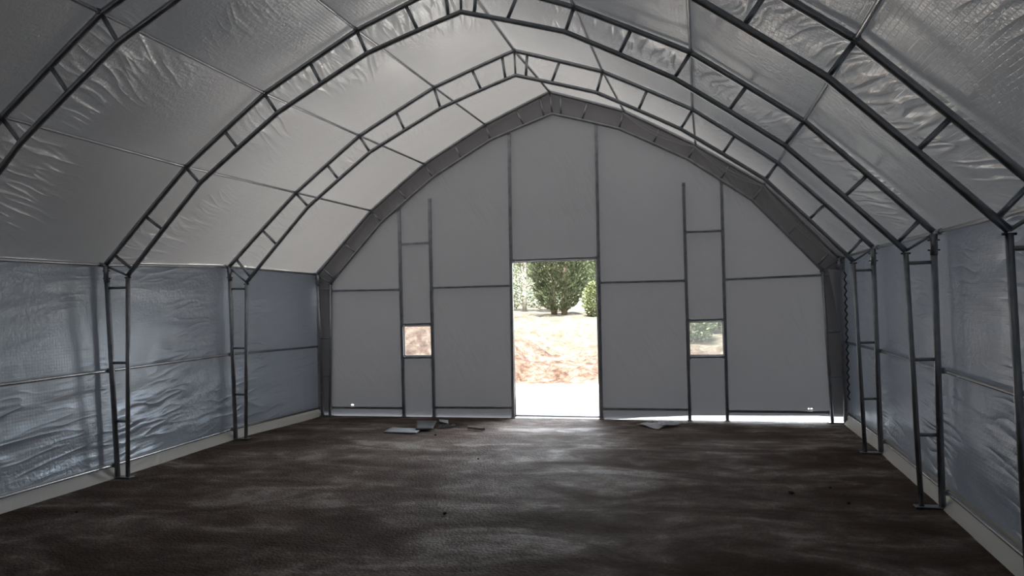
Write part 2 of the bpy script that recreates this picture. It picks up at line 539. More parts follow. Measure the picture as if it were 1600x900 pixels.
# edge of the roof cover folded down over the gable, a second layer between the chords
def cover_band():
    bm = bmesh.new()
    uvl = bm.loops.layers.uv.new('cloth')
    o = list(SN[3]); n = []
    inn = [nd(3, 'L', '4i'), nd(3, 'L', '3i'), nd(3, 'L', '2i'), nd(3, 'L', '1i'), nd(3, 'L', 'Ai')] + [nd(3, 'R', k) for k in ('1i', '2i', '3i', '4i')]
    outer = [(o[0][0], 0.0)] + [tuple(q) for q in o] + [(o[-1][0], 0.05)]
    inner = [(nd(3, 'L', 'Bi')[0], 0.0)] + [tuple(q) for q in inn] + [(nd(3, 'R', 'Bi')[0], 0.05)]
    K = 10
    prev = None
    for i in range(len(outer) - 1):
        for k in range(K + (1 if i == len(outer) - 2 else 0)):
            f = k / K
            a = np.array(outer[i]) * (1 - f) + np.array(outer[i + 1]) * f
            b = np.array(inner[i]) * (1 - f) + np.array(inner[i + 1]) * f
            w = 0.012 * float(vnoise(i * 3 + f * 5, 0.2, 60))
            b = b + (a - b) * w
            va = bm.verts.new((a[0], YG + 0.120, a[1])); vb = bm.verts.new((b[0], YG + 0.120, b[1]))
            if prev:
                fc = bm.faces.new((prev[0], va, vb, prev[1]))
                for lp in fc.loops: lp[uvl].uv = (lp.vert.co.x + 60, lp.vert.co.z)
            prev = (va, vb)
    return tag(obj('trim_3', bm, roof_cloth, None, smooth=True), kind='structure')
cover_band()

# floor of packed earth, and the pad outside
m, nt, out = mat('packed_earth_floor')
N = NT(nt)
tc = N.n('ShaderNodeTexCoord').outputs['Object']
p = N.n('ShaderNodeBsdfPrincipled')
sx = N.n('ShaderNodeSeparateXYZ'); N.l(tc, sx.inputs[0])
str_v = N.vec(N.math('MULTIPLY', sx.outputs[0], 0.7), N.math('MULTIPLY', sx.outputs[1], 1.5), 0.0)
n1 = N.noise(str_v, 1.0, 6, 0.62, 0.8)
n2 = N.noise(tc, 3.2, 5, 0.6, 0.5)
n3 = N.noise(tc, 60, 3, 0.6)
cmix = N.math('ADD', N.math('MULTIPLY', n1, 0.56), N.math('MULTIPLY', n2, 0.28))
cmix = N.math('ADD', cmix, N.math('MULTIPLY', n3, 0.16))
colr = N.ramp(cmix, [(0.40, (0.058, 0.036, 0.025, 1)), (0.475, (0.092, 0.062, 0.048, 1)), (0.54, (0.165, 0.125, 0.104, 1)), (0.60, (0.33, 0.29, 0.265, 1))])
N.l(colr, p.inputs['Base Color'])
N.l(N.mapr(n1, 0.35, 0.65, 0.88, 0.62), p.inputs['Roughness'])
p.inputs['Specular IOR Level'].default_value = 0.30
b = N.n('ShaderNodeBump'); b.inputs['Strength'].default_value = 0.85; b.inputs['Distance'].default_value = 0.02
peb = N.n('ShaderNodeTexVoronoi'); peb.inputs['Scale'].default_value = 42; N.l(tc, peb.inputs['Vector'])
hgt = N.math('ADD', N.math('MULTIPLY', N.noise(tc, 24, 4, 0.65), 0.8), N.math('MULTIPLY', peb.outputs[0], -0.35))
hgt = N.math('ADD', hgt, N.math('MULTIPLY', n2, 0.9))
N.l(hgt, b.inputs['Height'])
N.l(b.outputs[0], p.inputs['Normal'])
N.l(p.outputs[0], out.inputs[0])
floor_m = m
xs = np.linspace(-4.05, 4.05, 200); ysf = np.linspace(YR, YG + 0.06, 300)
X, Y = np.meshgrid(xs, ysf)
Z = floor_z(X, Y) + 0.010 * fbm(X * 1.2, Y * 1.2, 70, 4) + 0.004 * fbm(X * 7, Y * 7, 75, 2) - 0.004
edge = np.clip((4.05 - np.abs(X)) / 0.4, 0, 1) * np.clip((YG - Y) / 0.4, 0, 1)
Z = floor_z(X, Y) + (Z - floor_z(X, Y)) * edge - 0.004
tag(grid_obj('floor', np.stack([X, Y, Z], -1), np.stack([X, Y], -1), floor_m), kind='structure')

# ------------------------------------------------------------------ frame: trusses
def lerp(a, b, f): return a + (b - a) * f
R_OUT, R_IN, R_ST = 0.026, 0.024, 0.0175

def make_truss(t, label):
    y = YT[t]
    root = thing('steel_truss', label, 'truss', (0, y, float(floor_z(0, y))), 'lattice arch trusses of the tent frame')
    for kind, r in (('', R_OUT), ('i', R_IN)):
        pts = [P3(t, 'L', n + kind) for n in ('4', '3', '2', '1')] + [P3(t, 'L', 'A' + kind)] + [P3(t, 'R', n + kind) for n in ('1', '2', '3', '4')]
        # slight bow of each length between the nodes
        full = []
        for a, b in zip(pts[:-1], pts[1:]):
            for k in range(4):
                q = lerp(a, b, k / 4)
                d = (b - a).normalized(); nr = Vector((-d.z, 0, d.x))
                full.append(q + nr * (0.004 * math.sin(math.pi * k / 4)))
        full.append(pts[-1])
        pipe('outer_chord' if kind == '' else 'inner_chord', full, r, steel, root)
    def strut(a, b, r=R_ST, name='strut'):
        pipe(name, [a, b], r, steel, root, seg=10)
    strut(P3(t, 'L', 'A'), P3(t, 'L', 'Ai'), 0.013, 'ridge_strut')
    for s in 'LR':
        O = [P3(t, s, n) for n in ('A', '1', '2', '3', '4')]
        I = [P3(t, s, n) for n in ('Ai', '1i', '2i', '3i', '4i')]
        for k, f in ((0, 0.15), (0, 0.52), (1, 0), (1, 0.5), (2, 0), (2, 0.5), (3, 0), (3, 0.5), (3, 0.90)):
            fi = f * 0.86 if k == 0 else f
            strut(lerp(O[k], O[min(k + 1, 4)], f), lerp(I[k], I[min(k + 1, 4)], fi if f < 0.9 else 0.93))
        strut(O[4] + Vector((0, 0, -0.02)), I[4] + Vector((0, 0, 0.0)), 0.012, 'eave_tie')
        fo, fi_ = P3(t, s, 'B'), P3(t, s, 'Bi')
        pipe('outer_post', [fo, O[4] + Vector((0, 0, -0.02))], 0.027, steel, root)
        pipe('inner_post', [fi_, I[4] + Vector((0, 0, -0.02))], 0.022, steel, root)
        for z in (1.965, 1.186, 0.58):
            a = lerp(fo, O[4], (z - fo.z) / (O[4].z - fo.z)); b = lerp(fi_, I[4], (z - fi_.z) / (I[4].z - fi_.z))
            strut(a, b, 0.015, 'rung')
        # sleeve over the joint of post and chord, with its bolts
        d = (O[4] - fo).normalized()
        top = O[4] + Vector((0, 0, -0.02))
        pipe('sleeve', [top - d * 0.17, top], 0.031, steel, root)
        sgn = -1 if s == 'L' else 1
        for q, hw, rr in ((top - d * 0.05, 0.045, 0.007), (top - d * 0.13, 0.045, 0.007), (I[4] + Vector((0, 0, -0.02)), 0.036, 0.008)):
            pipe('bolt', [q + Vector((-hw, 0, 0)), q + Vector((hw, 0, 0))], rr, steel_dark, root, seg=6)
        bm = bmesh.new()
        cx = (fo.x + fi_.x) / 2
        box(bm, (cx - sgn * 0.01, y, float(floor_z(0, y)) + 0.004), (abs(fo.x - fi_.x) + 0.085, 0.09, 0.012))
        bevel(bm, 0.003, 1)
        obj('base_plate', bm, steel, root)
    return root

make_truss(0, 'nearest steel lattice arch, black against the roof, cut off by both picture edges')
make_truss(1, 'second steel lattice arch from the viewer, its left post standing nearest the left edge')
make_truss(2, 'third steel lattice arch from the viewer, one bay in front of the end wall')
make_truss(3, 'farthest steel lattice arch, standing against the grey end wall around the doorway')

# ------------------------------------------------------------------ frame: purlins and side rails
def line_pts(fn):
    ys = [YR + 0.03] + [YT[k] for k in range(4)]
    return [Vector((fn(k)[0], yy, fn(k)[1])) for yy, k in zip(ys, (0, 0, 1, 2, 3))]
def purlin(name, side, n, r, dx, dz, label, cat, grp):
    def fn(k):
        a = nd(k, side, n); return (a[0] + dx, a[1] + dz)
    pts = line_pts(fn)
    root = thing(name, label, cat, pts[0], grp)
    pipe('pipe', pts, r, steel_pale, root, seg=12)
    for p in pts[1:]:
        bm = bmesh.new()
        tube(bm, [p - Vector((0, 0.045, 0)), p + Vector((0, 0.045, 0))], r + 0.006, 10)
        obj('coupling', bm, steel, root)
G = 'pipes running the length of the tent roof'
purlin('roof_purlin', 'L', 'A', 0.019, 0, 0.004, 'galvanised ridge pipe joining the peaks of all the arches', 'pipe', G)
purlin('roof_purlin', 'L', '1', 0.0155, 0, 0.008, 'long roof pipe on the left slope, next one down from the ridge', 'pipe', G)
purlin('roof_purlin', 'L', '2', 0.0155, 0, 0.008, 'long roof pipe along the middle of the left slope', 'pipe', G)
purlin('roof_purlin', 'L', '3', 0.0155, 0, 0.008, 'long roof pipe low on the left slope, just above the left eave', 'pipe', G)
purlin('roof_purlin', 'R', '1', 0.0155, 0, 0.008, 'long roof pipe on the right slope, next one down from the ridge', 'pipe', G)
purlin('roof_purlin', 'R', '2', 0.0155, 0, 0.008, 'long roof pipe along the middle of the right slope, nearly upright in view', 'pipe', G)
purlin('roof_purlin', 'R', '3', 0.0155, 0, 0.008, 'long roof pipe low on the right slope, just above the right eave', 'pipe', G)
G = 'pipes running along the eaves'
purlin('eave_pipe', 'L', '4', 0.018, -0.046, -0.004, 'bluish steel pipe along the left eave where roof meets left wall', 'pipe', G)
purlin('eave_pipe', 'R', '4', 0.020, 0.048, -0.004, 'grey steel pipe along the right eave where roof meets right wall', 'pipe', G)

def side_rail(side, z, r, label):
    sg = -1 if side == 'L' else 1
    def fn(k):
        a, b = nd(k, side, 'B'), nd(k, side, '4')
        f = (z) / 2.22
        zz = z + float(floor_z(0, YT[k]))
        return (a[0] + (b[0] - a[0]) * f + sg * 0.040, zz)
    pts = line_pts(fn)
    root = thing('wall_rail', label, 'rail', pts[0], 'horizontal pipes along the side walls')
    pipe('pipe', pts, r, steel_pale, root, seg=12)
    for p in pts[1:]:
        bm = bmesh.new()
        box(bm, p + Vector((-sg * 0.012, 0, 0)), (0.045, 0.05, 2 * r + 0.012))
        bevel(bm, 0.004, 1)
        obj('clamp', bm, steel, root)
side_rail('L', 1.105, 0.017, 'steel rail at mid height along the left wall')
side_rail('L', 0.125, 0.0175, 'bright steel rail low along the left wall above the white skirt')
side_rail('R', 1.095, 0.017, 'steel rail at mid height along the right wall')
side_rail('R', 0.125, 0.0175, 'steel rail low along the right wall close to the floor')

# ------------------------------------------------------------------ frame: end wall
YS = YG + 0.050
def stud(x0, z0, x1, z1, label, bracket=True):
    zf = float(floor_z(0, YS))
    root = thing('gable_stud', label, 'post', (x1, YS, zf), 'uprights of the far end wall')
    pipe('tube', [(x1, YS, zf), (x0, YS, z0)], 0.0215, steel, root, square=True)
    bm = bmesh.new(); box(bm, (x1, YS, zf + 0.004), (0.07, 0.06, 0.012)); bevel(bm, 0.003, 1)
    obj('foot_plate', bm, steel, root)
    bm = bmesh.new(); box(bm, (x0, YS - 0.002, z0 - 0.03), (0.052, 0.046, 0.05)); bevel(bm, 0.004, 1)
    obj('bracket', bm, steel, root)
stud(-2.484, 3.274, -2.475, 0, 'upright on the outer side of the left small window')
stud(-1.975, 3.326, -1.978, 0, 'upright on the door side of the left small window')
stud(-0.680, 4.250, -0.722, 0, 'tall upright along the left edge of the doorway')
stud(0.637, 4.268, 0.610, 0, 'tall upright along the right edge of the doorway')
stud(1.868, 3.346, 1.868, 0, 'upright on the door side of the right small window')
stud(2.392, 3.334, 2.384, 0, 'upright on the outer side of the right small window')

def rail(x0, z0, x1, z1, label, r=0.016):
    root = thing('gable_rail', label, 'rail', (x0, YS, z0), 'level pieces of the far end wall frame')
    pipe('tube', [(x0, YS, z0), (x1, YS, z1)], r, steel, root, square=True)
    for x, z in ((x0, z0), (x1, z1)):
        bm = bmesh.new(); box(bm, (x, YS, z), (0.03, 0.042, 0.046)); bevel(bm, 0.004, 1)
        obj('end_clip', bm, steel, root)
LP, RP = nd(3, 'L', 'Bi')[0] + 0.03, nd(3, 'R', 'Bi')[0] - 0.02
rail(-3.66, 1.935, -2.505, 1.925, 'cross rail at head height in the leftmost bay of the end wall')
rail(-1.955, 1.937, -0.725, 1.938, 'cross rail at head height between left window bay and doorway')
rail(0.650, 1.945, 1.845, 1.940, 'cross rail at head height between doorway and right window bay')
rail(2.412, 1.940, 3.690, 1.963, 'cross rail at head height in the rightmost bay of the end wall')
rail(-2.460, 2.632, -2.000, 2.636, 'short spacer high up between the two uprights of the left window')
rail(1.892, 2.631, 2.368, 2.630, 'short spacer high up between the two uprights of the right window')
rail(-2.452, 1.380, -2.002, 1.386, 'short spacer along the top of the left window', 0.013)
rail(-2.452, 0.862, -2.002, 0.868, 'short spacer along the bottom of the left window', 0.013)
rail(1.892, 1.374, 2.360, 1.376, 'short spacer along the top of the right window', 0.013)
rail(1.892, 0.848, 2.360, 0.850, 'short spacer along the bottom of the right window', 0.013)
rail(-3.70, 0.074, -2.505, 0.080, 'ground rail in the leftmost bay of the end wall')
rail(-1.955, 0.094, -0.75, 0.100, 'ground rail between left window bay and doorway')
rail(0.640, 0.100, 1.845, 0.100, 'ground rail between doorway and right window bay')
rail(2.412, 0.085, 3.72, 0.085, 'ground rail in the rightmost bay, above the strip of daylight')
rail(-0.665, 2.318, 0.586, 2.314, 'cross rail over the top of the doorway', 0.013)

# door: an open doorway with a white hem and a low sill pipe
def hem(name, o, w, with_pane):
    x0, x1, z0, z1 = o
    y = YG + 0.088
    bm = bmesh.new()
    d = 0.012
    box(bm, (x0 + w / 2, y, (z0 + z1) / 2), (w, d, z1 - z0))
    box(bm, (x1 - w / 2, y, (z0 + z1) / 2), (w, d, z1 - z0))
    box(bm, ((x0 + x1) / 2, y - 0.001, z1 - w / 2), (x1 - x0, d, w))
    if with_pane: box(bm, ((x0 + x1) / 2, y - 0.001, z0 + w / 2), (x1 - x0, d, w))
    o_ = obj(name, bm, hem_cloth)
    return tag(o_, kind='structure')
d1 = hem('door_1', (DOOR[0], DOOR[1], -0.05, DOOR[3]), 0.014, False)
pipe('door_sill', [(DOOR[0] - 0.01, YG + 0.075, -0.018), (DOOR[1] + 0.01, YG + 0.075, -0.022)], 0.011, steel, d1, seg=8)
m, nt, out = mat('clear_vinyl')
N = NT(nt)
tr = N.n('ShaderNodeBsdfTransparent'); tr.inputs[0].default_value = (0.80, 0.81, 0.81, 1)
gl = N.n('ShaderNodeBsdfGlossy'); gl.inputs[1].default_value = 0.08; gl.inputs[0].default_value = (0.9, 0.9, 0.9, 1)
df = N.n('ShaderNodeBsdfTranslucent'); df.inputs[0].default_value = (0.8, 0.82, 0.82, 1)
m1 = N.n('ShaderNodeMixShader'); m1.inputs[0].default_value = 0.015
m2 = N.n('ShaderNodeMixShader'); m2.inputs[0].default_value = 0.03
N.l(tr.outputs[0], m1.inputs[1]); N.l(gl.outputs[0], m1.inputs[2])
N.l(m1.outputs[0], m2.inputs[1]); N.l(df.outputs[0], m2.inputs[2]); N.l(m2.outputs[0], out.inputs[0])
vinyl = m
for nme, o in (('window_1', WIN1), ('window_2', WIN2)):
    w = hem(nme, o, 0.012, True)
    bm = bmesh.new()
    box(bm, ((o[0] + o[1]) / 2, YG + 0.098, (o[2] + o[3]) / 2), (o[1] - o[0] - 0.01, 0.002, o[3] - o[2] - 0.01))
    pn = obj('pane', bm, vinyl, w)

# loose corner of sheeting by the far right post
def flap():
    P = np.zeros((26, 9, 3)); UV = np.zeros((26, 9, 2))
    for i in range(26):
        f = i / 25
        xl = 3.745 + 0.150 * f ** 0.9; xr = 3.895 + 0.012 * f
        for j in range(9):
            g = j / 8
            P[i, j] = (xl + (xr - xl) * g, 11.20 - 0.03 * math.sin(g * 3.2 + f * 2) * (1 - f), 2.04 - 0.98 * f - 0.02 * g)
            UV[i, j] = (g * 0.16 + 80, f)
    root = grid_obj('fabric_flap', P, UV, gable_cloth)
    tag(root, 'narrow loose flap of grey sheeting hanging tapered beside the far right corner post', 'flap')
    sm = root.modifiers.new('thick', 'SOLIDIFY'); sm.thickness = 0.003
flap()

# slack cords under the right slope in front of the end wall
for k, (dz, lab) in enumerate(((0.05, 'upper of two slack pale cords along the right slope by the end wall'), (0.085, 'lower of two slack pale cords along the right slope by the end wall'))):
    pts = []
    ns = [P3(3, 'R', n) for n in ('1', '2', '3', '4')]
    for a, b_ in zip(ns[:-1], ns[1:]):
        for q in range(10):
            f = q / 10
            p_ = lerp(a, b_, f); d_ = (b_ - a).normalized()
            nr = Vector((-d_.z, 0, d_.x))
            pts.append(p_ - nr * (0.028 + dz * math.sin(math.pi * f)) * (1 if nr.z > 0 else -1) + Vector((0, -0.05 - 0.03 * k, -0.014 * k)))
    pts.append(ns[-1] + Vector((-0.02, -0.05 - 0.03 * k, -0.03 - 0.02 * k)))
    o = pipe('slack_cord', pts, 0.006, cord_m, None, seg=6)
    tag(o, lab, 'cord', 'slack cords by the end wall')

# lacing in the far right corner
pts = []
for i in range(34):
    z = 2.0 - i * 0.052
    pts.append((3.945 + (0.018 if i % 2 else -0.012), 11.12 + (0.02 if i % 2 else 0), z))
o = pipe('lacing_cord', pts, 0.008, black_cord, None, seg=6)
tag(o, 'thin black zigzag lacing up the far right corner of the tent', 'cord')

# ------------------------------------------------------------------ things on the floor
def sheet(name, corners, th, mtl, label, cat, grp=None, wav=0.01, n=14, seed=1):
    """limp or stiff sheet lying on the floor, from four corners"""
    c = [np.array(q, float) for q in corners]
    P = np.zeros((n, n, 3)); UV = np.zeros((n, n, 2))
    for i in range(n):
        for j in range(n):
            f, g = i / (n - 1), j / (n - 1)
            q = (c[0] * (1 - f) + c[1] * f) * (1 - g) + (c[3] * (1 - f) + c[2] * f) * g
            z = float(floor_z(0, q[1])) + 0.006 + (q[2] if len(q) > 2 else 0)
            z += wav * (float(vnoise(q[0] * 7, q[1] * 7, seed)) + 0.5)
            P[i, j] = (q[0], q[1], z); UV[i, j] = (q[0], q[1])
    o = grid_obj(name, P, UV, mtl)
    md = o.modifiers.new('thick', 'SOLIDIFY'); md.thickness = th; md.offset = 1
    return tag(o, label, cat, grp)
pale = simple('pale_blue_sheet', (0.50, 0.56, 0.62), 0.35, 0, 6, 0.08)
boardm = simple('grey_board', (0.13, 0.135, 0.14), 0.5, 0, 8, 0.12)
white_film = simple('white_plastic_film', (0.60, 0.62, 0.68), 0.3, 0, 6, 0.08, 0.5, 20)
sheet('plastic_sheet', [(-2.128, 9.72), (-1.640, 9.68), (-1.70, 10.06), (-2.17, 10.15)], 0.008, pale,
      'pale blue flat sheet lying on the floor near the left window uprights', 'sheet', None, 0.004, 8, 3)
sheet('grey_board', [(-1.730, 9.90, 0.016), (-1.500, 9.93, 0.016), (-1.72, 10.72, 0.016), (-2.04, 10.74, 0.016)], 0.016, boardm,
      'dark grey board lying on the floor beyond the pale blue sheet', 'board', None, 0.003, 8, 4)
sheet('plastic_sheet', [(-1.70, 10.80), (-1.50, 10.60), (-1.62, 10.95), (-1.78, 11.0)], 0.006, white_film,
      'small light scrap of film behind the dark grey board', 'sheet', None, 0.01, 8, 5)
sheet('plastic_sheet', [(1.164, 10.80), (1.48, 10.42), (1.60, 10.90), (1.28, 11.03)], 0.004, white_film,
      'crumpled white film on the floor right of the doorway, left one of two', 'sheet', 'white film right of the doorway', 0.035, 16, 6)
sheet('plastic_sheet', [(1.52, 10.58, 0.01), (1.76, 10.80, 0.01), (1.70, 10.98, 0.01), (1.42, 11.02, 0.01)], 0.004, white_film,
      'crumpled white film on the floor right of the doorway, right one of two', 'sheet', 'white film right of the doorway', 0.035, 16, 7)
# dark offcut of mesh
bm = bmesh.new()
for i in range(9):
    f = i / 8
    a = Vector((-1.56 + 0.22 * f, 10.50 - 0.02 * f, float(floor_z(0, 10.5)) + 0.012 + 0.012 * math.sin(i * 2.1)))
    b_ = Vector((-1.50 + 0.16 * f, 10.16 + 0.20 * f, float(floor_z(0, 10.3)) + 0.012))
    tube(bm, [a, lerp(a, b_, 0.5) + Vector((0, 0, 0.02)), b_], 0.006, 6)
for i in range(5):
    f = i / 4
    a = Vector((-1.56 + 0.08 * f, 10.50 - 0.34 * f, float(floor_z(0, 10.4)) + 0.018))
    b_ = Vector((-1.36 + 0.02 * f, 10.48 - 0.12 * f, float(floor_z(0, 10.4)) + 0.018))
    tube(bm, [a, b_], 0.006, 6)
tag(obj('wire_mesh', bm, steel_dark), 'dark offcut of wire mesh on the floor beside the grey board', 'mesh')
# short tube
a = Vector((-1.085, 10.21, float(floor_z(0, 10.2)) + 0.024)); b_ = Vector((-0.815, 10.06, float(floor_z(0, 10.1)) + 0.024))
root = thing('tube_offcut', 'short light tube lying on the floor left of the doorway', 'tube', a)
card = simple('card_tube', (0.36, 0.34, 0.31), 0.6, 0, 8, 0.1)
pipe('tube', [a, b_], 0.022, card, root, seg=14)
d_ = (b_ - a).normalized()
pipe('bore_shade', [b_ - d_ * 0.02, b_ + d_ * 0.001], 0.016, black_cord, root, seg=12)  # solid black plug, stands for the shade inside the tube end

# clods and stones scattered on the floor
stone_m = simple('dark_clod', (0.035, 0.030, 0.026), 0.9, 0, 20, 0.2, 0.4, 60)
def stone(x, y, r, label, seed, name='stone', m=None, z=None):
    bm = bmesh.new()
    bmesh.ops.create_icosphere(bm, subdivisions=2, radius=1)
    rr = random.Random(seed)
    ax = (rr.uniform(0.8, 1.3), rr.uniform(0.8, 1.2), rr.uniform(0.55, 0.8))
    for v in bm.verts:
        k = 1 + 0.22 * float(fbm(v.co.x * 1.7 + seed, v.co.y * 1.7 + v.co.z * 2.3, seed, 2))
        v.co = Vector((v.co.x * ax[0], v.co.y * ax[1], v.co.z * ax[2])) * r * k
    zz = (float(floor_z(x, y)) - 0.004) if z is None else z
    bmesh.ops.translate(bm, verts=bm.verts, vec=(x, y, zz + r * ax[2] * 0.75))
    return tag(obj(name, bm, m or stone_m), label, 'stone', 'small clods scattered on the floor')
stone(-0.015, 6.073, 0.018, 'small dark clod alone in the middle of the floor, left of centre', 1)
stone(2.795, 7.17, 0.020, 'dark clod on the right of the floor, leftmost of three', 2)
stone(3.149, 7.403, 0.015, 'dark clod on the right of the floor, farthest back of three', 3)
stone(3.213, 6.874, 0.019, 'dark clod on the right of the floor, nearest of three, by the second right post', 4)
stone(-3.224, 5.638, 0.012, 'tiny clod near the left wall in front of the second left post', 5)
stone(-1.35, 9.62, 0.013, 'tiny clod in front of the pale blue sheet', 6)
stone(-0.35, 8.2, 0.012, 'tiny clod on the floor between the lone clod and the doorway', 7)

# ------------------------------------------------------------------ outside the doorway
def sstep(a, b, x):
    t_ = np.clip((x - a) / (b - a), 0, 1); return t_ * t_ * (3 - 2 * t_)
def bank_h(x): return np.clip(0.50 + (-2.1 - x) * 0.33, 0.30, 2.6)
def ground_z(X, Y):
    Z = np.full(X.shape, -0.075)
    toe = 15.9 + 0.5 * vnoise(X * 0.6, Y * 0 + 3, 80)
    rise = sstep(0, 3.2, Y - toe)
    back = 0.95 + 0.012 * (Y - 30)
    k = sstep(19.2, 27, Y)
    H = bank_h(X) * (1 - k) + back * k
    Z = Z + rise * H
    on = sstep(0, 1.0, Y - toe)
    lump = 0.55 * fbm(X * 1.1, Y * 1.1, 90, 5) + 0.22 * np.abs(fbm(X * 3.1, Y * 3.1, 95, 3))
    Z = Z + on * lump * (0.55 * (1 - k) + 0.3 * k) + (1 - on) * 0.012 * fbm(X * 2, Y * 2, 99, 3)
    Z = Z + np.clip(Y - 46, 0, None) ** 1.2 * 0.045 * (1 + 0.2 * vnoise(X * 0.03, Y * 0.03, 101))
    Z = Z + sstep(-7, -24, X) * sstep(13, 24, Y) * 11.0  # rise at far left, added to keep skylight off the right wall
    return Z
m, nt, out = mat('outdoor_ground')
N = NT(nt)
tc = N.n('ShaderNodeTexCoord').outputs['Object']
sx = N.n('ShaderNodeSeparateXYZ'); N.l(tc, sx.inputs[0])
n1 = N.noise(tc, 1.3, 6, 0.65, 0.6); n2 = N.noise(tc, 6.0, 6, 0.7, 0.4)
mixn = N.math('ADD', N.math('MULTIPLY', n1, 0.38), N.math('MULTIPLY', n2, 0.62))
red = N.ramp(mixn, [(0.38, (0.026, 0.013, 0.009, 1)), (0.45, (0.060, 0.036, 0.026, 1)), (0.52, (0.095, 0.068, 0.053, 1)), (0.60, (0.15, 0.125, 0.105, 1))])
grey = N.ramp(n2, [(0.3, (0.56, 0.55, 0.52, 1)), (0.7, (0.66, 0.65, 0.62, 1))])
dry = N.ramp(mixn, [(0.38, (0.060, 0.052, 0.036, 1)), (0.5, (0.105, 0.095, 0.075, 1)), (0.62, (0.16, 0.148, 0.13, 1))])
far = N.ramp(N.noise(tc, 0.35, 8, 0.7), [(0.35, (0.045, 0.060, 0.050, 1)), (0.5, (0.085, 0.105, 0.085, 1)), (0.65, (0.16, 0.17, 0.14, 1))])
def mixc(f, a, b_):
    x_ = N.n('ShaderNodeMix', data_type='RGBA'); N.l(f, x_.inputs[0]); N.l(a, x_.inputs[6]); N.l(b_, x_.inputs[7]); return x_.outputs[2]
yj = N.math('ADD', sx.outputs[1], N.math('MULTIPLY', n1, 1.2))
c1 = mixc(N.mapr(yj, 16.3, 16.8, 0, 1), grey, red)
c2 = mixc(N.mapr(yj, 19.8, 22.5, 0, 1), c1, dry)
c3 = mixc(N.mapr(yj, 42, 50, 0, 1), c2, far)
p = N.n('ShaderNodeBsdfPrincipled'); p.inputs['Roughness'].default_value = 0.9
p.inputs['Specular IOR Level'].default_value = 0.2
N.l(c3, p.inputs['Base Color'])
b = N.n('ShaderNodeBump'); b.inputs['Strength'].default_value = 0.8; b.inputs['Distance'].default_value = 0.12
N.l(N.noise(tc, 5, 6, 0.7), b.inputs['Height']); N.l(b.outputs[0], p.inputs['Normal'])
N.l(p.outputs[0], out.inputs[0])
ground_m = m
def ground_patch(xs, ys, name):
    X, Y = np.meshgrid(xs, ys)
    Z = ground_z(X, Y)
    return tag(grid_obj(name, np.stack([X, Y, Z], -1), np.stack([X, Y], -1), ground_m), kind='structure')
xs = np.concatenate([np.linspace(-130, -16, 40)[:-1], np.linspace(-16, 14, 260), np.linspace(14, 130, 40)[1:]])
ys_ = np.concatenate([np.linspace(11.37, 15.5, 30)[:-1], np.linspace(15.5, 24, 150)[:-1], np.linspace(24, 46, 90)[:-1], np.linspace(46, 260, 90)])
ground_patch(xs, ys_, 'ground_beyond')
for nme, xa, xb in (('ground_left', -130, -3.96), ('ground_right', 3.96, 130)):
    X, Y = np.meshgrid(np.linspace(xa, xb, 30), np.linspace(-60, 11.4, 30))
    Z = np.full(X.shape, -0.085)
    tag(grid_obj(nme, np.stack([X, Y, Z], -1), np.stack([X, Y], -1), ground_m), kind='structure')

# rocks half sunk in the earth bank
rock_m = simple('red_rock', (0.055, 0.030, 0.022), 0.9, 0, 5, 0.2, 0.6, 12)
spots = [(-3.55, 17.3, 0.17, 'round red rock in the earth bank, upper left in the doorway'),
         (-3.05, 17.0, 0.13, 'dark red rock in the earth bank, middle of the doorway'),
         (-3.35, 16.7, 0.15, 'broad red rock low in the earth bank, left in the doorway'),
         (-2.55, 17.1, 0.10, 'small red rock in the earth bank, right of the dark red one'),
         (-1.95, 17.6, 0.14, 'flat red rock high on the right side of the bank in the doorway')]
for i, (x, y, r, lab) in enumerate(spots):
    z = float(ground_z(np.array([x]), np.array([y]))[0])
    o = stone(x, y, r, lab, 30 + i, 'rock', rock_m, z - r * 0.75)
    o['category'] = 'rock'; o['group'] = 'rocks in the red earth bank'

# ------------------------------------------------------------------ vegetation
def leaf_mat(name, a, b_, c_, tr=0.25):
    m, nt, out = mat(name)
    N = NT(nt)
    tc = N.n('ShaderNodeTexCoord').outputs['Object']
    p = N.n('ShaderNodeBsdfPrincipled'); p.inputs['Roughness'].default_value = 0.6
    p.inputs['Specular IOR Level'].default_value = 0.3
    col = N.ramp(N.noise(tc, 3.5, 4, 0.7), [(0.32, (*a, 1)), (0.5, (*b_, 1)), (0.68, (*c_, 1))])
    N.l(col, p.inputs['Base Color'])
    t_ = N.n('ShaderNodeBsdfTranslucent'); N.l(col, t_.inputs[0])
    x_ = N.n('ShaderNodeMixShader'); x_.inputs[0].default_value = tr
    N.l(p.outputs[0], x_.inputs[1]); N.l(t_.outputs[0], x_.inputs[2]); N.l(x_.outputs[0], out.inputs[0])
    return m
bark = simple('bark', (0.17, 0.13, 0.10), 0.9, 0, 6, 0.2, 0.5, 20)
pale_bark = simple('pale_bark', (0.52, 0.50, 0.46), 0.85, 0, 6, 0.1, 0.4, 20)
dark_leaf = leaf_mat('cypress_leaf', (0.045, 0.060, 0.035), (0.085, 0.105, 0.060), (0.16, 0.18, 0.11))
pale_leaf = leaf_mat('olive_leaf', (0.10, 0.11, 0.07), (0.17, 0.18, 0.12), (0.26, 0.26, 0.20))
green_leaf = leaf_mat('bush_leaf', (0.07, 0.095, 0.055), (0.15, 0.19, 0.11), (0.30, 0.33, 0.22))
lime_leaf = leaf_mat('lime_leaf', (0.09, 0.12, 0.045), (0.15, 0.18, 0.085), (0.22, 0.25, 0.14))

